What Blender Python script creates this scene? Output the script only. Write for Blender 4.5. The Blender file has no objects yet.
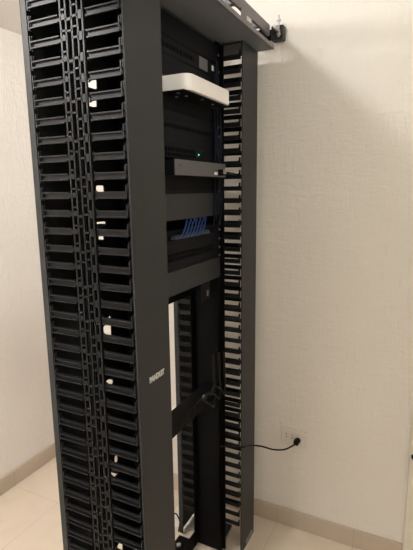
import bpy, bmesh, math, random
from mathutils import Vector, Matrix
random.seed(7)
C = bpy.context.scene.collection
S = bpy.context.scene

# ------------------------------------------------------------ camera
cam_data = bpy.data.cameras.new('camera')
cam_data.sensor_fit = 'VERTICAL'; cam_data.sensor_height = 24.0
cam_data.lens = 450.853 / 550 * 24.0
cam_data.clip_start = 0.02
cam = bpy.data.objects.new('camera', cam_data); C.objects.link(cam)
cr = Vector((0.89546903, 0.44496998, -0.01170227))
cu = Vector((-0.07189615, 0.17053039, 0.98272597))
cf = Vector((-0.43927914, 0.87915932, -0.18469632))
M = Matrix((cr, cu, -cf)).transposed().to_4x4(); M.translation = (0, 0, 1.526)
cam.matrix_world = M
S.camera = cam

# ------------------------------------------------------------ world, exposure
w = bpy.data.worlds.new('world'); S.world = w; w.use_nodes = True
w.node_tree.nodes['Background'].inputs[0].default_value = (0.9, 0.93, 1.0, 1)
w.node_tree.nodes['Background'].inputs[1].default_value = 0.05
S.view_settings.view_transform = 'Standard'; S.view_settings.look = 'None'
S.view_settings.gamma = 1.0; S.view_settings.use_curve_mapping = False
S.view_settings.exposure = 0.3
# lamp positions (each lamp's own light is made with its fixture)
LAMP_MAIN = (-0.745, 0.10, 2.291); POW_MAIN = 34.0
LAMP_SECOND = (-0.12, 0.52, 2.291); POW_SECOND = 6.8
LAMP_LEFT_FILL = (-1.38, 0.20, 2.291); POW_LEFT_FILL = 33.0  # added fill to brighten the left wall; no such lamp is known

# ------------------------------------------------------------ dimensions
X0 = -0.619                # front plane of both cable managers
XB = -0.919                # rear plane
NY, NW = 0.857, 0.152      # near manager
FY, FW = 1.535, 0.149      # far manager
XW, YW, HC = -1.886, 1.808, 2.291
XE, YE = 1.0, -1.3
RU = 0.04445
TOPZ = 2.026

# ------------------------------------------------------------ materials
def mat(name, col, rough=0.5, metal=0.0, spec=0.5, noise=0.0, nscale=30.0, bump=0.0, bscale=200.0, emit=None, estr=0.0, trans=0.0):
    m = bpy.data.materials.new(name); m.use_nodes = True
    nt = m.node_tree; b = nt.nodes['Principled BSDF']
    b.inputs['Base Color'].default_value = (*col, 1); b.inputs['Roughness'].default_value = rough
    b.inputs['Metallic'].default_value = metal; b.inputs['Specular IOR Level'].default_value = spec
    if trans: b.inputs['Transmission Weight'].default_value = trans
    if emit:
        b.inputs['Emission Color'].default_value = (*emit, 1); b.inputs['Emission Strength'].default_value = estr
    tc = nt.nodes.new('ShaderNodeTexCoord')
    if noise:
        n = nt.nodes.new('ShaderNodeTexNoise'); n.inputs['Scale'].default_value = nscale; n.inputs['Detail'].default_value = 4
        nt.links.new(tc.outputs['Object'], n.inputs['Vector'])
        r = nt.nodes.new('ShaderNodeValToRGB')
        r.color_ramp.elements[0].position = 0.3; r.color_ramp.elements[1].position = 0.7
        r.color_ramp.elements[0].color = (*[c*(1-noise) for c in col], 1)
        r.color_ramp.elements[1].color = (*[min(1, c*(1+noise)) for c in col], 1)
        nt.links.new(n.outputs['Fac'], r.inputs['Fac']); nt.links.new(r.outputs['Color'], b.inputs['Base Color'])
    if bump:
        n2 = nt.nodes.new('ShaderNodeTexNoise'); n2.inputs['Scale'].default_value = bscale; n2.inputs['Detail'].default_value = 3
        nt.links.new(tc.outputs['Object'], n2.inputs['Vector'])
        bp = nt.nodes.new('ShaderNodeBump'); bp.inputs['Strength'].default_value = bump; bp.inputs['Distance'].default_value = 0.002
        nt.links.new(n2.outputs['Fac'], bp.inputs['Height']); nt.links.new(bp.outputs['Normal'], b.inputs['Normal'])
    return m

def plaster(name, col):
    m = mat(name, col, 0.75, spec=0.3); nt = m.node_tree; b = nt.nodes['Principled BSDF']
    tc = nt.nodes.new('ShaderNodeTexCoord')
    mp = nt.nodes.new('ShaderNodeMapping'); mp.inputs['Scale'].default_value = (9, 9, 26)
    mp2 = nt.nodes.new('ShaderNodeMapping'); mp2.inputs['Scale'].default_value = (40, 40, 9)
    a = nt.nodes.new('ShaderNodeTexNoise'); a.inputs['Scale'].default_value = 1.6; a.inputs['Detail'].default_value = 5; a.inputs['Distortion'].default_value = 1.2
    c = nt.nodes.new('ShaderNodeTexNoise'); c.inputs['Scale'].default_value = 1.5; c.inputs['Detail'].default_value = 4; c.inputs['Distortion'].default_value = 1.0
    nt.links.new(tc.outputs['Object'], mp.inputs['Vector']); nt.links.new(tc.outputs['Object'], mp2.inputs['Vector'])
    nt.links.new(mp.outputs[0], a.inputs['Vector']); nt.links.new(mp2.outputs[0], c.inputs['Vector'])
    ad = nt.nodes.new('ShaderNodeMath'); ad.operation = 'ADD'
    nt.links.new(a.outputs['Fac'], ad.inputs[0]); nt.links.new(c.outputs['Fac'], ad.inputs[1])
    bp = nt.nodes.new('ShaderNodeBump'); bp.inputs['Strength'].default_value = 0.8; bp.inputs['Distance'].default_value = 0.004
    nt.links.new(ad.outputs[0], bp.inputs['Height']); nt.links.new(bp.outputs['Normal'], b.inputs['Normal'])
    r = nt.nodes.new('ShaderNodeValToRGB')
    n = nt.nodes.new('ShaderNodeTexNoise'); n.inputs['Scale'].default_value = 3.0; n.inputs['Detail'].default_value = 3
    nt.links.new(tc.outputs['Object'], n.inputs['Vector']); nt.links.new(n.outputs['Fac'], r.inputs['Fac'])
    r.color_ramp.elements[0].color = (*[v*0.97 for v in col], 1); r.color_ramp.elements[1].color = (*[v*1.02 for v in col], 1)
    nt.links.new(r.outputs['Color'], b.inputs['Base Color'])
    return m

def tiles(name, col, grout, size, ox, oy, axis='XY'):
    m = mat(name, col, 0.35, spec=0.4); nt = m.node_tree; b = nt.nodes['Principled BSDF']
    tc = nt.nodes.new('ShaderNodeTexCoord'); sx = nt.nodes.new('ShaderNodeSeparateXYZ')
    nt.links.new(tc.outputs['Object'], sx.inputs[0])
    outs = []
    for ax, off in (('X', ox), ('Y', oy)):
        if ax not in axis: continue
        s = nt.nodes.new('ShaderNodeMath'); s.operation = 'SUBTRACT'; s.inputs[1].default_value = off - size*20 - size/2
        nt.links.new(sx.outputs[ax], s.inputs[0])
        d = nt.nodes.new('ShaderNodeMath'); d.operation = 'MODULO'; d.inputs[1].default_value = size
        nt.links.new(s.outputs[0], d.inputs[0])
        e = nt.nodes.new('ShaderNodeMath'); e.operation = 'SUBTRACT'; e.inputs[1].default_value = size/2
        nt.links.new(d.outputs[0], e.inputs[0])
        f = nt.nodes.new('ShaderNodeMath'); f.operation = 'ABSOLUTE'; nt.links.new(e.outputs[0], f.inputs[0])
        g = nt.nodes.new('ShaderNodeMath'); g.operation = 'LESS_THAN'; g.inputs[1].default_value = 0.0016
        nt.links.new(f.outputs[0], g.inputs[0]); outs.append(g)
    o = outs[0]
    if len(outs) > 1:
        mx = nt.nodes.new('ShaderNodeMath'); mx.operation = 'MAXIMUM'
        nt.links.new(outs[0].outputs[0], mx.inputs[0]); nt.links.new(outs[1].outputs[0], mx.inputs[1]); o = mx
    n = nt.nodes.new('ShaderNodeTexNoise'); n.inputs['Scale'].default_value = 5; n.inputs['Detail'].default_value = 5; n.inputs['Distortion'].default_value = 1
    nt.links.new(tc.outputs['Object'], n.inputs['Vector'])
    r = nt.nodes.new('ShaderNodeValToRGB'); r.color_ramp.elements[0].position = .35; r.color_ramp.elements[1].position = .65
    r.color_ramp.elements[0].color = (*[v*0.95 for v in col], 1); r.color_ramp.elements[1].color = (*[v*1.03 for v in col], 1)
    nt.links.new(n.outputs['Fac'], r.inputs['Fac'])
    mix = nt.nodes.new('ShaderNodeMix'); mix.data_type = 'RGBA'
    nt.links.new(o.outputs[0], mix.inputs['Factor']); nt.links.new(r.outputs['Color'], mix.inputs[6]); mix.inputs[7].default_value = (*grout, 1)
    nt.links.new(mix.outputs[2], b.inputs['Base Color'])
    return m

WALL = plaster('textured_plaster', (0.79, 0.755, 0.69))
WALLL = plaster('brightened_textured_plaster', (0.86, 0.82, 0.775))  # same plaster made paler, standing in for stronger light on the left wall
CEIL = mat('ceiling_paint', (0.72, 0.69, 0.65), 0.8, noise=0.02, nscale=4)
FLOOR = tiles('beige_floor_tile', (0.74, 0.635, 0.52), (0.60, 0.50, 0.40), 0.342, -1.574, 1.456)
BASEX = tiles('beige_skirting_tile_x', (0.55, 0.46, 0.37), (0.45, 0.37, 0.29), 0.342, -1.574, 0, 'X')
BASEY = tiles('beige_skirting_tile_y', (0.55, 0.46, 0.37), (0.45, 0.37, 0.29), 0.342, 0, 1.456, 'Y')
BLACK = mat('black_powder_coat', (0.030, 0.0315, 0.033), 0.45, spec=0.2, noise=0.05, nscale=60, bump=0.15, bscale=700)
TRAYM = mat('tray_grey_paint', (0.15, 0.157, 0.175), 0.5, noise=0.05, nscale=60)
PLAST = mat('black_moulded_plastic', (0.008, 0.0085, 0.010), 0.45, spec=0.25, noise=0.06, nscale=40)
DARK = mat('matt_black_metal', (0.003, 0.003, 0.0035), 0.6, spec=0.1, noise=0.1, nscale=50)
DEVICE = mat('dark_equipment_metal', (0.004, 0.0045, 0.007), 0.55, spec=0.12, noise=0.1, nscale=50)
RUNWAY = mat('grey_runway_paint', (0.17, 0.16, 0.17), 0.45, noise=0.05, nscale=50)
GREYD = mat('grey_device_metal', (0.085, 0.087, 0.09), 0.45, noise=0.04, nscale=50)
WHITE = mat('white_plastic', (0.90, 0.88, 0.85), 0.6, noise=0.02, nscale=20)
LABEL = mat('white_label', (0.80, 0.79, 0.75), 0.6, noise=0.03, nscale=80)
GLABEL = mat('grey_label', (0.14, 0.14, 0.15), 0.6, noise=0.03, nscale=80)
LOGO = mat('silver_print', (0.62, 0.63, 0.62), 0.4, noise=0.03, nscale=200)
BLUE = mat('blue_cable_jacket', (0.012, 0.055, 0.20), 0.45, noise=0.05, nscale=30)
NAVY = mat('navy_cable_jacket', (0.003, 0.006, 0.016), 0.5, spec=0.2, noise=0.05, nscale=30)
BLKC = mat('black_cable_jacket', (0.004, 0.004, 0.004), 0.5, spec=0.2, noise=0.1, nscale=30)
PLUG = mat('clear_lilac_plug', (0.075, 0.08, 0.13), 0.25, noise=0.05, nscale=100)
METAL = mat('zinc_hardware', (0.55, 0.55, 0.55), 0.3, metal=0.9, noise=0.05, nscale=100)
BEIGE = mat('beige_plug', (0.30, 0.27, 0.22), 0.5, noise=0.05, nscale=100)
PAPER = mat('cream_paper', (0.86, 0.82, 0.74), 0.8, noise=0.03, nscale=20)
SOCKET = mat('cream_socket_plate', (0.74, 0.70, 0.62), 0.4, noise=0.02, nscale=30)
GREEN = mat('green_led', (0.0, 0.3, 0.15), 0.4, emit=(0.05, 1.0, 0.45), estr=1.0)
DIFF = mat('lamp_diffuser', (0.9, 0.9, 0.88), 0.5, emit=(1.0, 0.9, 0.75), estr=3.0)
DOORM = mat('painted_door_wood', (0.55, 0.50, 0.42), 0.5, noise=0.04, nscale=10)

# ------------------------------------------------------------ mesh helpers
class MB:
    def __init__(s): s.v = []; s.f = []
    def box(s, x0, y0, z0, x1, y1, z1):
        if x0 > x1: x0, x1 = x1, x0
        if y0 > y1: y0, y1 = y1, y0
        if z0 > z1: z0, z1 = z1, z0
        n = len(s.v)
        s.v += [(x0,y0,z0),(x1,y0,z0),(x1,y1,z0),(x0,y1,z0),(x0,y0,z1),(x1,y0,z1),(x1,y1,z1),(x0,y1,z1)]
        s.f += [tuple(n+i for i in q) for q in ((0,3,2,1),(4,5,6,7),(0,1,5,4),(1,2,6,5),(2,3,7,6),(3,0,4,7))]
        return s
    def prism(s, pts, axis, a, b):
        """pts 2D polygon; axis 0: (y,z) swept in x, 1: (x,z) swept in y, 2: (x,y) swept in z"""
        def P(p, t):
            return (t, p[0], p[1]) if axis == 0 else (p[0], t, p[1]) if axis == 1 else (p[0], p[1], t)
        n = len(s.v); k = len(pts)
        s.v += [P(p, a) for p in pts] + [P(p, b) for p in pts]
        s.f += [tuple(n+i for i in range(k))[::-1], tuple(n+k+i for i in range(k))]
        s.f += [(n+i, n+(i+1) % k, n+k+(i+1) % k, n+k+i) for i in range(k)]
        return s
    def cyl(s, c, axis, r, h, n=12, r2=None):
        r2 = r if r2 is None else r2
        def P(a, rr, t):
            u, v = rr*math.cos(a), rr*math.sin(a)
            return (c[0]+t, c[1]+u, c[2]+v) if axis == 0 else (c[0]+u, c[1]+t, c[2]+v) if axis == 1 else (c[0]+u, c[1]+v, c[2]+t)
        m = len(s.v)
        s.v += [P(2*math.pi*i/n, r, 0) for i in range(n)] + [P(2*math.pi*i/n, r2, h) for i in range(n)]
        s.f += [tuple(m+i for i in range(n))[::-1], tuple(m+n+i for i in range(n))]
        s.f += [(m+i, m+(i+1) % n, m+n+(i+1) % n, m+n+i) for i in range(n)]
        return s
    def build(s, name, m, parent=None, bevel=0.0, seg=2, smooth=False, kind=None, origin=None):
        me = bpy.data.meshes.new(name)
        o3 = Vector(origin) if origin else Vector((0, 0, 0))
        me.from_pydata([tuple(Vector(v)-o3) for v in s.v], [], s.f)
        b = bmesh.new(); b.from_mesh(me); bmesh.ops.recalc_face_normals(b, faces=b.faces); b.to_mesh(me); b.free()
        me.materials.append(m)
        if smooth:
            for p in me.polygons: p.use_smooth = True
        o = bpy.data.objects.new(name, me); C.objects.link(o)
        o.location = o3
        if parent:
            o.parent = parent; o.location = o3 - root_loc(parent)
        if bevel:
            md = o.modifiers.new('bevel', 'BEVEL'); md.width = bevel; md.segments = seg; md.limit_method = 'ANGLE'
        if kind: o['kind'] = kind
        return o

def root_loc(o):
    v = Vector(o.location)
    while o.parent: o = o.parent; v += Vector(o.location)
    return v

def tag(o, label, cat, group=None, kind=None):
    o['label'] = label; o['category'] = cat
    if group: o['group'] = group
    if kind: o['kind'] = kind
    return o

def thing(name, loc, label, cat, group=None):
    o = bpy.data.objects.new(name, None); C.objects.link(o); o.location = loc; o.empty_display_size = 0.05
    return tag(o, label, cat, group)

def struct(name, mb, m, bevel=0.0):
    o = mb.build(name, m, bevel=bevel); o['kind'] = 'structure'; return o

def smooth_path(pts, sub=8):
    P = [Vector(p) for p in pts]; out = []
    for i in range(len(P)-1):
        p0 = P[max(i-1, 0)]; p1 = P[i]; p2 = P[i+1]; p3 = P[min(i+2, len(P)-1)]
        for k in range(sub):
            t = k/sub
            out.append(0.5*((2*p1)+(-p0+p2)*t+(2*p0-5*p1+4*p2-p3)*t*t+(-p0+3*p1-3*p2+p3)*t**3))
    out.append(P[-1]); return out

def tube(mb, pts, r, n=8, sub=8):
    path = smooth_path(pts, sub); m0 = len(mb.v); up = Vector((0.13, 0.21, 0.97))
    for i, p in enumerate(path):
        t = (path[min(i+1, len(path)-1)]-path[max(i-1, 0)]).normalized()
        a = t.cross(up)
        if a.length < 0.05: a = t.cross(Vector((1, 0, 0)))
        a.normalize(); b = t.cross(a).normalized()
        for k in range(n):
            g = 2*math.pi*k/n; mb.v.append(tuple(p+a*r*math.cos(g)+b*r*math.sin(g)))
    for i in range(len(path)-1):
        for k in range(n):
            mb.f.append((m0+i*n+k, m0+i*n+(k+1) % n, m0+(i+1)*n+(k+1) % n, m0+(i+1)*n+k))
    mb.f.append(tuple(m0+k for k in range(n))); e = m0+(len(path)-1)*n
    mb.f.append(tuple(e+k for k in range(n))[::-1])
    return mb

def copy_child(src, parent, dloc):
    c = src.copy(); C.objects.link(c); c.parent = parent; c.location = Vector(src.location)+Vector(dloc); return c

# ------------------------------------------------------------ room
T = 0.08
struct('floor', MB().box(XW-T, YE-T, -0.05, XE+T, YW+T, 0), FLOOR)
struct('ceiling', MB().box(XW-T, YE-T, HC, XE+T, YW+T, HC+0.05), CEIL)
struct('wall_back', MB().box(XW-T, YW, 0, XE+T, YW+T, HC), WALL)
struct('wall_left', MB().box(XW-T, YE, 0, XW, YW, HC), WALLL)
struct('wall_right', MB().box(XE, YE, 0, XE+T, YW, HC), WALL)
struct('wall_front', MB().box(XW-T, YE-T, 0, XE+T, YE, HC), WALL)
struct('baseboard_back', MB().box(XW, YW-0.010, 0, -0.013, YW, 0.085), BASEX, 0.002)
struct('baseboard_left', MB().box(XW, YE, 0, XW+0.010, YW-0.010, 0.085), BASEY, 0.002)

TRIMM = mat('cream_door_frame_paint', (0.74, 0.70, 0.60), 0.5, noise=0.02, nscale=15)
tr = MB(); tr.box(-0.012, YW-0.014, 0, 0.040, YW, 2.10); tr.box(0.84, YW-0.014, 0, 0.905, YW, 2.10); tr.box(0.040, YW-0.014, 2.04, 0.84, YW, 2.10)
struct('trim_1', tr, TRIMM, 0.003)
dr = MB(); dr.box(0.042, YW-0.008, 0.004, 0.838, YW, 2.038)
for (za_, zb_) in ((0.15, 0.95), (1.08, 1.92)): dr.box(0.16, YW-0.013, za_, 0.72, YW-0.006, zb_)
struct('door_1', dr, DOORM, 0.003)
# ------------------------------------------------------------ ceiling lamps (just outside the view; the third is an added fill)
def ceiling_lamp(loc, power, col, rad, label):
    t = thing('ceiling_lamp', loc, label, 'ceiling lamp', 'ceiling lamps of the room')
    MB().cyl((loc[0], loc[1], loc[2]-0.006), 2, 0.060, 0.006, 32).build('lamp_base', WHITE, t)
    ld = bpy.data.lights.new('lamp_light', 'POINT'); ld.shadow_soft_size = rad; ld.energy = power; ld.color = col
    lo = bpy.data.objects.new('lamp_light', ld); C.objects.link(lo); lo.parent = t; lo.location = (0, 0, -0.008-rad)
ceiling_lamp(LAMP_MAIN, POW_MAIN, (1.0, 0.975, 0.95), 0.022, 'round white ceiling lamp above the near end of the black rack')
ceiling_lamp(LAMP_SECOND, POW_SECOND, (0.98, 0.98, 0.90), 0.12, 'round white ceiling lamp over the open floor right of the rack')

ceiling_lamp(LAMP_LEFT_FILL, POW_LEFT_FILL, (1.0, 0.965, 0.94), 0.08, 'added round white ceiling lamp that brightens the plain left wall')

# ------------------------------------------------------------ vertical cable managers
def finger_mb(front, yo, side, thick=0.009, h=0.0168, tab=0.034, root=-0.728):
    """one moulded finger in the side plane. yo = outer y of the side, side = +1/-1 direction inwards"""
    mb = MB(); t = 0.006*side; r = 0.0025*side
    if front: xr, xe = root, -0.6275
    else:     xr, xe = -0.797, -0.896
    d = 1 if xe > xr else -1
    # web with a flared root and a raised tip tab
    if front:
        pts = [(xr, -0.004), (xr+d*0.008, 0), (xe, 0), (xe, tab), (xe-d*0.0055, tab), (xe-d*0.0055, 0.020), (xe-d*0.010, h), (xr+d*0.008, h), (xr, h+0.005)]
    else:
        pts = [(xr, -0.006), (xr+d*0.003, -0.003), (xr+d*0.010, 0), (xe-d*0.006, 0), (xe, -0.006), (xe, 0.030), (xe-d*0.004, 0.030), (xe-d*0.004, 0.020), (xe-d*0.009, h), (xr+d*0.010, h), (xr+d*0.003, h+0.003), (xr, h+0.006)]
    mb.prism(pts, 1, yo+(thick-0.0025)*side, yo+thick*side)
    # two raised edge ridges
    a, b = sorted((xr+d*0.006, xe-d*0.002))
    mb.box(a, yo, 0.0, b, yo+thick*side, 0.003); mb.box(a, yo, h-0.003, b, yo+thick*side, h)
    if front: mb.box(xe-0.0055, yo, 0.0, xe-0.002, yo-r+t, tab-0.003)
    else: mb.box(xe, yo, -0.004, xe+0.003, yo-r+t, 0.029)
    return mb

def lattice_mb(yo, side, z0, z1, zo, narrow=False):
    mb = MB(); t = 0.006*side; r = 0.0
    if narrow:      # plain double rib behind the open front half
        mb.box(-0.797, yo, z0, -0.792, yo+t, z1); mb.box(-0.776, yo, z0, -0.771, yo+t, z1)
        g = zo
        while g > z0+RU: g -= RU
        while g < z1-0.01: mb.box(-0.792, yo, g, -0.776, yo+t, g+0.009); g += RU
        return mb
    for x in (-0.7945, -0.779, -0.762, -0.745, -0.7305):
        mb.box(x-0.0022, yo-r, z0, x+0.0022, yo+t, z1)
    k = 0; z = z0
    g = zo
    rnd = random.Random(3)
    while g > z0+RU: g -= RU
    while g < z1-0.01:
        mb.box(-0.7945, yo, g+0.003, -0.779, yo+t, g+0.009)          # double cross links beside the rear fingers
        mb.box(-0.7945, yo, g+0.022, -0.779, yo+t, g+0.026)
        mb.prism([(-0.7945, g+0.009), (-0.787, g+0.017), (-0.779, g+0.009)], 1, yo, yo+t)
        if k % 2 == 0: mb.box(-0.779, yo-r*.5, g-0.001, -0.762, yo+t, g+0.005)
        else: mb.box(-0.779, yo-r*.5, g+0.020, -0.762, yo+t, g+0.024)
        mb.box(-0.762, yo-r*.5, g+0.004, -0.745, yo+t, g+0.009)
        if k % 3 != 1: mb.box(-0.762, yo, g+0.027, -0.745, yo+t, g+0.031)
        mb.box(-0.745, yo, g-0.002, -0.7305, yo+t, g+0.016)
        g += RU; k += 1
    return mb

def spine_mb(Y0, w, z0, z1, holes, xs=-0.759):
    """cross wall between the two sides at x=-0.757, pierced by rounded cable holes"""
    mb = MB(); xa, xb = xs, xs+0.003
    ya, yb = Y0+0.004, Y0+w-0.004
    holes = sorted(holes, key=lambda h: h[1])
    z = z0
    for (hy0, hz0, hy1, hz1) in holes:
        mb.box(xa, ya, z, xb, yb, hz0)
        if hy0 > ya: mb.box(xa, ya, hz0, xb, hy0, hz1)
        if hy1 < yb: mb.box(xa, hy1, hz0, xb, yb, hz1)
        c = min(0.005, (hz1-hz0)*.35)
        for (cy, s1) in ((hy0, 1), (hy1, -1)):
            for (cz, s2) in ((hz0, 1), (hz1, -1)):
                mb.prism([(cy, cz), (cy+s1*c, cz), (cy+s1*c*.3, cz+s2*c*.3), (cy, cz+s2*c)], 0, xa, xb)
        z = hz1
    mb.box(xa, ya, z, xb, yb, z1)
    return mb

def manager(Y0, w, zo, label, holes, visible):
    t = thing('vertical_cable_manager', (-0.77, Y0+w/2, 0), label, 'cable manager', 'vertical cable managers of the rack')
    z0, z1 = 0.012, TOPZ
    # doors
    d = MB(); d.box(X0-0.0025, Y0, z0, X0, Y0+w, z1-0.001)
    for y in (Y0, Y0+w-0.002): d.box(X0-0.0045, y, z0, X0-0.002, y+0.002, z1-0.001)
    door = d.build('front_door', BLACK, t, 0.0012)
    d = MB(); d.box(XB, Y0, z0, XB+0.0025, Y0+w, z1-0.001)
    for y in (Y0, Y0+w-0.002): d.box(XB, y, z0, XB+0.020, y+0.002, z1-0.001)
    d.build('rear_door', BLACK, t, 0.0008)
    MB().box(XB+0.003, Y0+0.003, z1-0.008, X0-0.009, Y0+w-0.003, z1-0.002).build('top_plate', BLACK, t)
    b = MB().box(-0.80, Y0+0.004, 0.0, -0.725, Y0+w-0.004, 0.012); b.build('base_plate', BLACK, t)
    # hinge posts that carry the doors top and bottom
    zl = 0.12 if Y0 > 1.2 else z0
    spine_mb(Y0, w, z0, z1-0.008, holes, -0.759 if Y0 < 1.2 else -0.796).build('spine_wall', DARK, t)
    lattice_mb(Y0, 1, z0, z1-0.008, zo).build('spine_lattice', PLAST, t)
    lattice_mb(Y0+w-(0.024 if Y0 > 1.2 else 0), -1, z0, z1-0.008, zo, Y0 > 1.2).build('spine_lattice', PLAST, t)
    if Y0 > 1.2: MB().box(-0.728, Y0, z0, -0.692, Y0+0.005, z1-0.008).build('edge_rib', DARK, t)
    sides = {'outer': (Y0, 1), 'inner': (Y0+w, -1)}
    rest = MB(); nr = 0
    for front in (True, False):
        for (yo, sd) in ((Y0, 1), (Y0+w, -1)):
            near_side = (yo == Y0)
            mb = finger_mb(front, yo, sd) if Y0 < 1.2 else finger_mb(front, yo if near_side else yo-0.024, sd, 0.005, 0.0162, 0.029, -0.728 if near_side else -0.772)
            src = None; zs = []
            g = zo
            while g > zl+RU: g -= RU
            while g < z1-0.04: zs.append(g); g += RU
            if Y0 < 1.2 and not front and not near_side:   # hidden-side fingers left out so the bright wall shows through the holes
                zs = [q for q in zs if not any(q-0.014 < e < q+0.026 for e in (1.124, 1.164, 0.709, 0.399))]
            for g in zs:
                show = near_side and visible(front, g)
                if show:
                    if src is None:
                        src = mb.build('cable_finger', PLAST, t, origin=(-0.77, Y0+w/2, 0)); base = Vector(src.location)
                        src.location = base+Vector((0, 0, g))
                    else:
                        c = src.copy(); C.objects.link(c); c.parent = t; c.location = base+Vector((0, 0, g))
                else:
                    n = len(rest.v)
                    rest.v += [(v[0], v[1], v[2]+g) for v in mb.v]; rest.f += [tuple(n+i for i in f) for f in mb.f]
    rest.build('cable_fingers', PLAST, t, kind='stuff')
    return t

near_holes = [(.892, 1.771, .929, 1.797), (.890, 1.728, .925, 1.752), (.903, 1.524, .936, 1.541), (.897, 1.438, .935, 1.450),
              (.902, 1.401, .924, 1.415), (.924, 1.185, .938, 1.197), (.901, 1.142, .936, 1.177), (.899, 1.003, .930, 1.024),
              (.917, .764, .933, .789), (.899, .726, .933, .757), (.909, .467, .945, .508)]   # (y0, z0, y1, z1)
near = manager(NY, NW, 1.509, 'near black vertical cable manager with white logo on its flat door, left of the rack', near_holes,
               lambda fr, z: z > (0.45 if fr else 0.50) and z < (1.97 if fr else 1.93))
far = manager(FY, FW, 1.523, 'far black vertical cable manager beside the wall, white slots showing between its fingers', [],
              lambda fr, z: (fr and z < 1.93) or ((not fr) and z < 1.2))

def text(name, s, size, m, parent, loc, rot, label=None, ext=0.0004):
    cu_ = bpy.data.curves.new(name, 'FONT'); cu_.body = s; cu_.size = size; cu_.extrude = ext; cu_.align_x = 'CENTER'; cu_.align_y = 'CENTER'
    cu_.offset = 0.0011
    o = bpy.data.objects.new(name, cu_); C.objects.link(o)
    dg = bpy.context.evaluated_depsgraph_get(); dg.update()
    me = bpy.data.meshes.new_from_object(o.evaluated_get(dg)); bpy.data.objects.remove(o)
    o = bpy.data.objects.new(name, me); C.objects.link(o); me.materials.clear(); me.materials.append(m)
    o.parent = parent; o.location = Vector(loc)-root_loc(parent); o.rotation_euler = rot
    if label: o['label'] = label
    return o
RX = (math.pi/2, 0, math.pi/2)
near_door = [c for c in near.children if c.name.startswith('front_door')][0]
far_door = [c for c in far.children if c.name.startswith('front_door')][0]
lg = text('logo', 'PANDUIT', 0.0205, LOGO, near_door, (X0+0.0006, 0.940, 1.0470), RX, 'white printed maker logo')
lg.scale = (0.80, 1.0, 1.0)
# small plate low on the far door
pm = MB(); y0, y1, za, zb = 1.590, 1.662, 0.024, 0.040
pm.box(X0-0.0002, y0, za, X0+0.0008, y1, za+0.003); pm.box(X0-0.0002, y0, zb-0.003, X0+0.0008, y1, zb)
pm.box(X0-0.0002, y0, za, X0+0.0008, y0+0.003, zb); pm.box(X0-0.0002, y1-0.003, za, X0+0.0008, y1, zb)
pl = pm.build('label_frame', LOGO, far_door); pl['label'] = 'thin silver outlined plate at the bottom'

# ------------------------------------------------------------ two-post rack
rack = thing('two_post_rack', (-0.76, 1.272, 0), 'black two-post network rack frame standing between the two cable managers', 'rack')
def post(ya, yb, web):
    mb = MB(); z0, z1 = 0.006, TOPZ-0.001
    mb.box(-0.822, web-0.0015, z0, -0.703, web+0.0015, z1)
    mb.box(-0.706, ya, z0, -0.703, yb, z1); mb.box(-0.822, ya, z0, -0.819, yb, z1)
    # punched mounting holes shown as shallow recesses with rims
    y = (ya+yb)/2
    z = 0.1
    while z < 1.98:
        mb.box(-0.703, y-0.0045, z-0.0045, -0.7022, y+0.0045, z-0.003); mb.box(-0.703, y-0.0045, z+0.003, -0.7022, y+0.0045, z+0.0045)
        z += RU/3*2
    return mb
post(1.012, 1.042, 1.0135).build('post', DARK, rack)
post(1.498, 1.528, 1.5265).build('post', DARK, rack)
MB().box(-0.82, 1.012, TOPZ-0.05, -0.815, 1.528, TOPZ-0.002).build('top_angle', DARK, rack)
for x0_, x1_ in ((-0.915, -0.822), (-0.703, -0.665)):
    m_ = MB().box(x0_, 1.012, 0.0, x1_, 1.528, 0.006)
    xx = x0_ if x0_ > -0.8 else x1_-0.006
    if x0_ < -0.8: m_.box(xx, 1.012, 0.006, xx+0.006, 1.528, 0.07)
    if x0_ < -0.8:
        pass
    o = m_.build('base_angle', DARK, rack, 0.001)
for y in (1.10, 1.27, 1.47):
    for x in (-0.885, -0.684):
        MB().cyl((x, y, 0.006), 2, 0.011, 0.009, 6).build('anchor_bolt', METAL, rack)

# ------------------------------------------------------------ top tray plate and ladder runway
tray = thing('rack_top_tray', (-0.74, 1.27, TOPZ), 'wide dark grey sheet metal tray lying across the top of the rack', 'tray')
MB().box(-0.925, 0.29, TOPZ, -0.559, 1.688, TOPZ+0.003).build('tray_plate', TRAYM, tray)  # unseen near end runs on past the rack, added to shade the wall
MB().box(-0.562, 0.29, TOPZ, -0.558, 1.690, TOPZ+0.014).build('tray_lip', RUNWAY, tray, 0.0008)
MB().box(-0.926, 0.29, TOPZ, -0.922, 1.690, TOPZ+0.014).build('tray_lip', RUNWAY, tray, 0.0008)

lad = thing('ladder_runway', (-0.74, 1.0, TOPZ+0.003), 'grey metal overhead cable runway resting on the rack top tray and reaching the wall', 'cable runway')
LZ0, LZ1 = 2.098, 2.136
for x in (-0.605, -0.905):
    MB().box(x-0.005, 0.42, LZ0, x+0.005, 1.762, LZ1).build('side_rail', RUNWAY, lad, 0.002)
y = 0.53
while y < 1.75:
    MB().box(-0.90, y-0.012, LZ0+0.006, -0.610, y+0.012, LZ0+0.022).build('rung', RUNWAY, lad, 0.001); y += 0.229
for yy in (1.10, 1.58):
    for x in (-0.625, -0.880):
        MB().box(x-0.012, yy-0.018, TOPZ+0.003, x+0.012, yy+0.018, LZ0+0.007).build('support_bracket', RUNWAY, lad, 0.001)
for x in (-0.573, -0.905):
    MB().box(x-0.024, 1.764, LZ0-0.018, x+0.024, 1.800, LZ1-0.004).build('rubber_end_cap', BLACK, lad, 0.004)
MB().box(-0.93, 1.795, LZ0-0.004, -0.602, YW, LZ1-0.006).build('wall_angle', DARK, lad)
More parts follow.
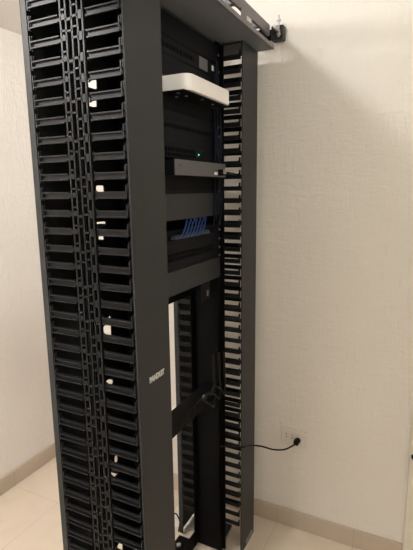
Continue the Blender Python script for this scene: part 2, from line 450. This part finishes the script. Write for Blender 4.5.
bm_ = MB(); bm_.cyl((-0.563, 1.752, LZ0-0.012), 2, 0.0035, 0.075, 10); bm_.cyl((-0.563, 1.752, LZ1+0.004), 2, 0.008, 0.006, 6); bm_.cyl((-0.563, 1.752, LZ0-0.006), 2, 0.008, 0.006, 6)
bm_.build('bolt', METAL, lad)
bm_ = MB(); bm_.box(-0.568, 1.700, LZ0+0.004, -0.560, 1.765, LZ0+0.016); bm_.build('clip', METAL, lad, 0.001)
bm_ = MB(); bm_.box(-0.640, 1.650, 2.060, -0.598, 1.735, 2.086); bm_.box(-0.620, 1.70, 2.08, -0.612, 1.712, LZ0+0.008); bm_.build('clamp_bar', DARK, lad, 0.001)
sp_ = MB().box(-0.600, 1.47, 2.045, -0.597, 1.565, 2.104).build('side_plate', RUNWAY, lad, 0.001)
lb = MB().box(-0.597, 1.515, 2.078, -0.5963, 1.555, 2.092).build('sticker', LABEL, lad)

# ------------------------------------------------------------ equipment in the rack
RF = -0.700   # front face plane of rack mounted panels
YA, YB = 1.020, 1.519
def ear_screws(t, z0, z1):
    for y in (YA+0.010, YB-0.010):
        MB().cyl((RF, y, (z0+z1)/2), 0, 0.004, 0.003, 10).build('screw', METAL, t)

def cover_panel(z0, z1, label):
    t = thing('horizontal_cable_manager', (RF, 1.27, z0), label, 'cable manager', 'horizontal cable managers in the rack')
    MB().box(RF-0.002, YA, z0, RF, YB-0.004, z1).build('cover', BLACK, t, 0.0015)
    b = MB(); b.box(RF-0.115, 1.048, z0+0.004, RF-0.002, 1.492, z0+0.007); b.box(RF-0.115, 1.046, z0-0.075, RF-0.112, 1.492, z1-0.006)
    b.build('trough', DARK, t)
    f = MB()
    y = 1.07
    while y < 1.49:
        f.box(RF-0.050, y, z1-0.012, RF-0.002, y+0.007, z1-0.006); y += 0.030
    f.build('comb', PLAST, t)
    return t
cover_panel(1.437, 1.516, 'upper flat black blank cover panel in the rack, just above the blue cables')
cover_panel(1.206, 1.281, 'lower flat black blank cover panel in the rack, below the patch panel')

def rack_box(name, z0, z1, depth, label, cat, m=DEVICE, group=None):
    t = thing(name, (RF, 1.27, z0), label, cat, group)
    b = MB(); b.box(RF-depth, 1.048, z0+0.001, RF-0.003, 1.490, z1-0.001); b.build('body', m, t, 0.001)
    MB().box(RF-0.003, YA, z0, RF, YB, z1).build('face_plate', m, t, 0.0006)
    ear_screws(t, z0, z1)
    return t

def dark_gap_filler(z0, z1, label):  # added plates that stand in for the dark space between devices
    t = thing('dark_gap_filler', (RF, 1.27, z0), label, 'gap filler', 'added dark fillers of the rack gaps')
    MB().box(RF-0.002, YA, z0, RF, YB, z1).build('plate', DEVICE, t, 0.0006); ear_screws(t, z0, z1)
dark_gap_filler(1.951, 2.012, 'added dark filler for the gap above the switch with the grey sticker')
dark_gap_filler(1.845, 1.903, 'added dark filler for the gap between the white box and the topmost switch')
dark_gap_filler(1.734, 1.755, 'added dark filler for the narrow gap just below the shelf of the white box')
dark_gap_filler(1.662, 1.690, 'added dark filler for the narrow gap just above the switch with the green light')
dark_gap_filler(1.516, 1.528, 'added dark filler for the very narrow gap just above the upper flat cover panel')
dark_gap_filler(1.341, 1.362, 'added dark filler for the narrow gap between the patch panel and the switch below it')
dark_gap_filler(1.281, 1.297, 'added dark filler for the narrow gap directly above the lower flat cover panel')
def port_row(t, z, y0, y1, n, m=DARK, h=0.012, name='port_block'):
    b = MB(); s = (y1-y0)/n
    for i in range(n):
        ya = y0+i*s
        b.box(RF, ya+s*.10, z, RF+0.0015, ya+s*.2, z+h); b.box(RF, ya+s*.8, z, RF+0.0015, ya+s*.9, z+h)
        b.box(RF, ya+s*.1, z, RF+0.0015, ya+s*.9, z+0.0015); b.box(RF, ya+s*.1, z+h-0.0015, RF+0.0015, ya+s*.9, z+h)
    return b.build(name, m, t)

# patch panel with blue cables
pp = rack_box('cable_patch_bay', 1.362, 1.406, 0.03, 'black patch panel with a row of clear plugs on blue cables', 'patch panel')
port_row(pp, 1.378, 1.09, 1.45, 24)
for i in range(16):
    y = 1.165+i*0.0150
    pg = MB(); pg.box(RF+0.0015, y-0.0035, 1.381, RF+0.018, y+0.0035, 1.389); pg.box(RF+0.004, y-0.002, 1.390, RF+0.016, y+0.002, 1.393)
    pg.build('plug', PLUG, pp)
ORD = ['first', 'second', 'third', 'fourth', 'fifth', 'sixth', 'seventh']
for i in range(7):
    y = 1.185+i*0.0225
    cb = MB(); y2 = y+0.085+0.005*(i % 3)
    tube(cb, [(RF+0.019, y, 1.385), (RF+0.022, y+0.005, 1.389), (RF+0.018, y+0.028, 1.402), (RF+0.008, y+0.060, 1.422), (RF+0.0, y2-0.006, 1.4345), (RF-0.03, y2+0.002, 1.4345)], 0.0023)
    o = cb.build('patch_cable', BLUE, smooth=True)
    tag(o, 'blue patch cable under the upper cover panel, %s from the left in its row' % ORD[i], 'cable', 'blue patch cables of the patch panel')
# switch below the patch panel
sw = rack_box('network_switch', 1.297, 1.341, 0.22, 'dark network switch under the patch panel, above the lower cover panel', 'network switch')
port_row(sw, 1.312, 1.09, 1.45, 24)
port_row(sw, 1.328, 1.09, 1.45, 24, h=0.008)

# switch with green led, standing over the grey box
s2 = rack_box('network_switch', 1.622, 1.662, 0.22, 'dark network switch with a tiny lit green light, above the grey box', 'network switch')
port_row(s2, 1.640, 1.09, 1.33, 16)
port_row(s2, 1.627, 1.09, 1.33, 16, h=0.009)
MB().cyl((RF, 1.352, 1.640), 0, 0.0024, 0.003, 10).build('green_light', GREEN, s2)['label'] = 'lit green light'
MB().cyl((RF, 1.343, 1.634), 0, 0.002, 0.002, 10).build('status_light', GLABEL, s2)

s3 = rack_box('cable_patch_bay', 1.690, 1.734, 0.04, 'unlit black patch panel below the white box', 'patch panel')
port_row(s3, 1.706, 1.09, 1.45, 24)
s4 = rack_box('network_switch', 1.905, 1.949, 0.20, 'dark network switch with a grey square label, topmost in the rack', 'network switch')
port_row(s4, 1.920, 1.09, 1.33, 12)
MB().box(RF, 1.366, 1.910, RF+0.0008, 1.425, 1.946).build('sticker', GLABEL, s4)['label'] = 'grey square sticker'
MB().box(RF, 1.458, 1.922, RF+0.001, 1.472, 1.938).build('sticker', LABEL, s4)['label'] = 'small white sticker'

# shelf and grey box
sh = thing('rack_shelf', (RF, 1.27, 1.560), 'thin black shelf carrying the grey box', 'shelf', 'rack shelves')
MB().box(-0.89, 1.048, 1.566, -0.668, 1.492, 1.569).build('shelf_plate', DARK, sh)
MB().box(RF-0.001, YA, 1.528, RF+0.002, YB, 1.566).build('ear_flange', DARK, sh)
gb = thing('grey_network_box', (-0.75, 1.30, 1.569), 'slim grey metal box with a white sticker and a plug, on a rack shelf', 'network box')
MB().box(-0.86, 1.124, 1.5695, -0.658, 1.466, 1.612).build('body', DEVICE, gb, 0.002)
MB().box(-0.658, 1.122, 1.5692, -0.655, 1.468, 1.614).build('front_panel', GREYD, gb, 0.001)
MB().box(-0.6552, 1.378, 1.576, -0.6543, 1.402, 1.585).build('sticker', LABEL, gb)['label'] = 'white sticker'
MB().cyl((-0.655, 1.150, 1.597), 0, 0.0022, 0.001, 10).build('screw', DARK, gb)
pc = MB(); tube(pc, [(-0.652, 1.432, 1.583), (-0.640, 1.450, 1.583), (-0.640, 1.49, 1.582), (-0.640, 1.528, 1.580)], 0.0042)
pc.box(-0.655, 1.408, 1.574, -0.635, 1.424, 1.594)
pcb = pc.build('plugged_cable', BLKC); tag(pcb, 'short thick black cable plugged into the right end of the grey box', 'cable')
pb = MB().box(-0.6352, 1.404, 1.579, -0.628, 1.416, 1.595).build('connector', BEIGE, pcb, 0.001)

# shelf and white box
sh2 = thing('rack_shelf', (RF, 1.27, 1.79), 'thin black shelf with pale screws, carrying the white box', 'shelf', 'rack shelves')
MB().box(-0.89, 1.135, 1.7945, -0.629, 1.425, 1.7975).build('shelf_plate', DARK, sh2)
MB().box(RF-0.001, YA, 1.755, RF+0.002, YB, 1.7945).build('ear_flange', DARK, sh2)
for (x, y) in ((-0.66, 1.158), (-0.69, 1.20), (-0.66, 1.205), (-0.65, 1.36), (-0.645, 1.275), (-0.72, 1.165)):
    MB().cyl((x, y, 1.7925), 2, 0.0045, 0.002, 10).build('screw', METAL, sh2)
wb = thing('white_router', (-0.74, 1.29, 1.7975), 'flat white box with rounded corners sticking out near the top of the rack', 'router')
def rrect(x0, y0, x1, y1, r, n=6):
    out = []
    for (cx_, cy_, a0) in ((x1-r, y1-r, 0), (x0+r, y1-r, 90), (x0+r, y0+r, 180), (x1-r, y0+r, 270)):
        for k in range(n+1):
            a = math.radians(a0+90*k/n); out.append((cx_+r*math.cos(a), cy_+r*math.sin(a)))
    return out
MB().prism(rrect(-0.86, 1.148, -0.619, 1.436, 0.024), 2, 1.7985, 1.842).build('housing', WHITE, wb, 0.0015)
b = MB()
for (x, y) in ((-0.65, 1.18), (-0.65, 1.405), (-0.83, 1.18), (-0.83, 1.405)): b.cyl((x, y, 1.7975), 2, 0.006, 0.0012, 10)
b.build('feet', DARK, wb)

# small dark box hanging under the lower cover panel
mc = thing('small_adapter', (RF, 1.39, 1.14), 'small dark box with a white sticker hanging under the lower cover panel', 'adapter')
MB().box(RF-0.020, 1.352, 1.140, RF+0.002, 1.425, 1.206).build('body', DEVICE, mc, 0.002)
MB().box(RF+0.002, 1.398, 1.156, RF+0.003, 1.410, 1.176).build('sticker', GLABEL, mc)

# power strip
pd = thing('rack_power_strip', (RF, 1.27, 0.74), 'black horizontal power strip across the rack with cable loops on it', 'power strip')
MB().box(RF-0.052, 1.044, 0.742, RF+0.001, 1.496, 0.786).build('body', DARK, pd, 0.002)
MB().box(RF-0.0005, YA, 0.741, RF+0.002, YB, 0.787).build('face_plate', DARK, pd)
sk = MB()
for i in range(8):
    y = 1.10+i*0.045; sk.cyl((RF+0.002, y, 0.764), 0, 0.015, 0.0015, 16)
sk.build('sockets', DARK, pd)
PO = ['lowest and widest', 'middle', 'shortest']
for i, (a, b_, c_) in enumerate(((1.30, 1.44, 0.06), (1.33, 1.47, 0.035), (1.36, 1.49, 0.02))):
    tb = MB(); x = RF+0.007+0.010*i
    tube(tb, [(x, a, 0.792), (x+0.01, a+0.02, 0.80+0.012*i), (x+0.012, (a+b_)/2, 0.82-c_), (x+0.01, b_-0.02, 0.78-c_*.8), (x, b_, 0.83+0.02*i), (x-0.004, b_+0.005, 0.92)], 0.0038)
    o = tb.build('power_cable', BLKC, smooth=True)
    tag(o, '%s of the three black cables looping over the power strip' % PO[i], 'cable', 'black cables on the power strip')
tp = MB().box(RF+0.008, 1.338, 0.790, RF+0.018, 1.352, 0.803).build('cable_tie_tag', BEIGE, bevel=0.001)
tag(tp, 'tiny pale tag on the black cables at the power strip', 'tag')

# navy cables running down along the far post
for i in range(5):
    cb = MB(); y = 1.462+0.0095*i; x = RF+0.006+0.005*(i % 3)
    z1_ = 1.90-0.02*i; z0_ = 1.40+0.02*(i % 4)
    if i % 2: z1_ = 1.96
    pts = [(x, y, z1_)]
    for k in range(1, 6): pts.append((x+random.uniform(0, .006), y+random.uniform(-.004, .004), z1_+(z0_-z1_)*k/6))
    pts.append((x, y-0.01, z0_))
    tube(cb, pts, 0.0030)
    o = cb.build('network_cable', NAVY, smooth=True)
    tag(o, 'dark navy network cable running down beside the far rack post', 'cable', 'navy cables along the far post')

# ------------------------------------------------------------ wall socket and power cord
so = thing('wall_socket', (-0.478, YW, 0.444), 'cream wall socket plate low on the wall right of the rack', 'socket')
MB().box(-0.537, YW-0.007, 0.404, -0.419, YW, 0.484).build('cover_plate', SOCKET, so, 0.003)
b = MB(); 
for x in (-0.512, -0.486): b.cyl((x, YW-0.0075, 0.444), 1, 0.003, 0.001, 8); b.cyl((x, YW-0.0075, 0.458), 1, 0.003, 0.001, 8)
b.build('pin_holes', GLABEL, so)
pc = thing('mains_lead', (-0.461, YW-0.01, 0.436), 'black power cord hanging from the wall socket back to the rack', 'power cord')
m_ = MB(); m_.cyl((-0.459, YW-0.007, 0.440), 1, 0.013, -0.022, 14, 0.011); m_.box(-0.472, YW-0.036, 0.428, -0.452, YW-0.012, 0.448)
m_.build('plug', BLKC, pc, 0.002)
m_ = MB(); tube(m_, [(-0.462, YW-0.032, 0.436), (-0.475, YW-0.046, 0.428), (-0.505, YW-0.060, 0.412), (-0.545, YW-0.085, 0.415), (-0.580, YW-0.13, 0.445), (-0.597, 1.62, 0.478), (-0.606, 1.56, 0.506), (-0.607, 1.526, 0.520), (-0.640, 1.508, 0.524), (-0.690, 1.488, 0.522)], 0.0036, 8, 10)
m_.build('cord', BLKC, pc, smooth=True)

# small black fitting at the photo's right edge
pe = thing('door_frame_hook', (0.012, YW-0.014, 0.488), 'small black hook on the cream door frame at the far right edge', 'hook')
m_ = MB(); m_.cyl((0.004, YW-0.014, 0.490), 1, 0.011, -0.008, 12, 0.010); m_.build('base', BLKC, pe)
m_ = MB(); tube(m_, [(0.004, YW-0.021, 0.490), (0.003, YW-0.032, 0.488), (0.002, YW-0.038, 0.498), (0.002, YW-0.036, 0.508)], 0.0045); m_.build('hook_arm', BLKC, pe, smooth=True)

# ------------------------------------------------------------ litter on the floor behind the rack
def sheet(name, cx_, cy_, sx, sy, rot, m, label, cat, lift=0.012, seed=1):
    rnd = random.Random(seed); mb = MB(); n = 7; pts = []
    for i in range(n+1):
        for j in range(n+1):
            u, v = i/n-.5, j/n-.5
            x = u*sx; y = v*sy; z = 0.0015+lift*(abs(u)*2)**2*rnd.uniform(.3, 1)+rnd.uniform(0, lift*.3)
            pts.append((cx_+x*math.cos(rot)-y*math.sin(rot), cy_+x*math.sin(rot)+y*math.cos(rot), z))
    n0 = len(pts); mb.v = pts+[(a, b, c-0.001) for a, b, c in pts]
    for i in range(n):
        for j in range(n):
            a = i*(n+1)+j; q = (a, a+n+1, a+n+2, a+1)
            mb.f.append(q); mb.f.append(tuple(n0+k for k in q[::-1]))
    for i in range(n):
        for (a, b_) in ((i, i+1), (n*(n+1)+i+1, n*(n+1)+i), ((i+1)*(n+1), i*(n+1)), (i*(n+1)+n, (i+1)*(n+1)+n)):
            mb.f.append((a, b_, b_+n0, a+n0))
    o = mb.build(name, m); return tag(o, label, cat)
sheet('crumpled_paper', -0.945, 1.635, 0.12, 0.13, 0.2, PAPER, 'crumpled cream paper on the floor behind the rack base', 'paper', 0.007, 3)
sheet('paper_scrap', -0.765, 1.575, 0.045, 0.06, 0.3, PAPER, 'small pale paper scrap on the floor at the foot of the far post', 'paper', 0.003, 5)
m_ = MB(); tube(m_, [(-1.02, 1.60, 0.003), (-0.99, 1.59, 0.03), (-0.965, 1.585, 0.055), (-0.94, 1.575, 0.03), (-0.93, 1.545, 0.004)], 0.003)
o = m_.build('floor_cable', BLKC, smooth=True); tag(o, 'short thin black cable lying on the floor behind the rack', 'cable')
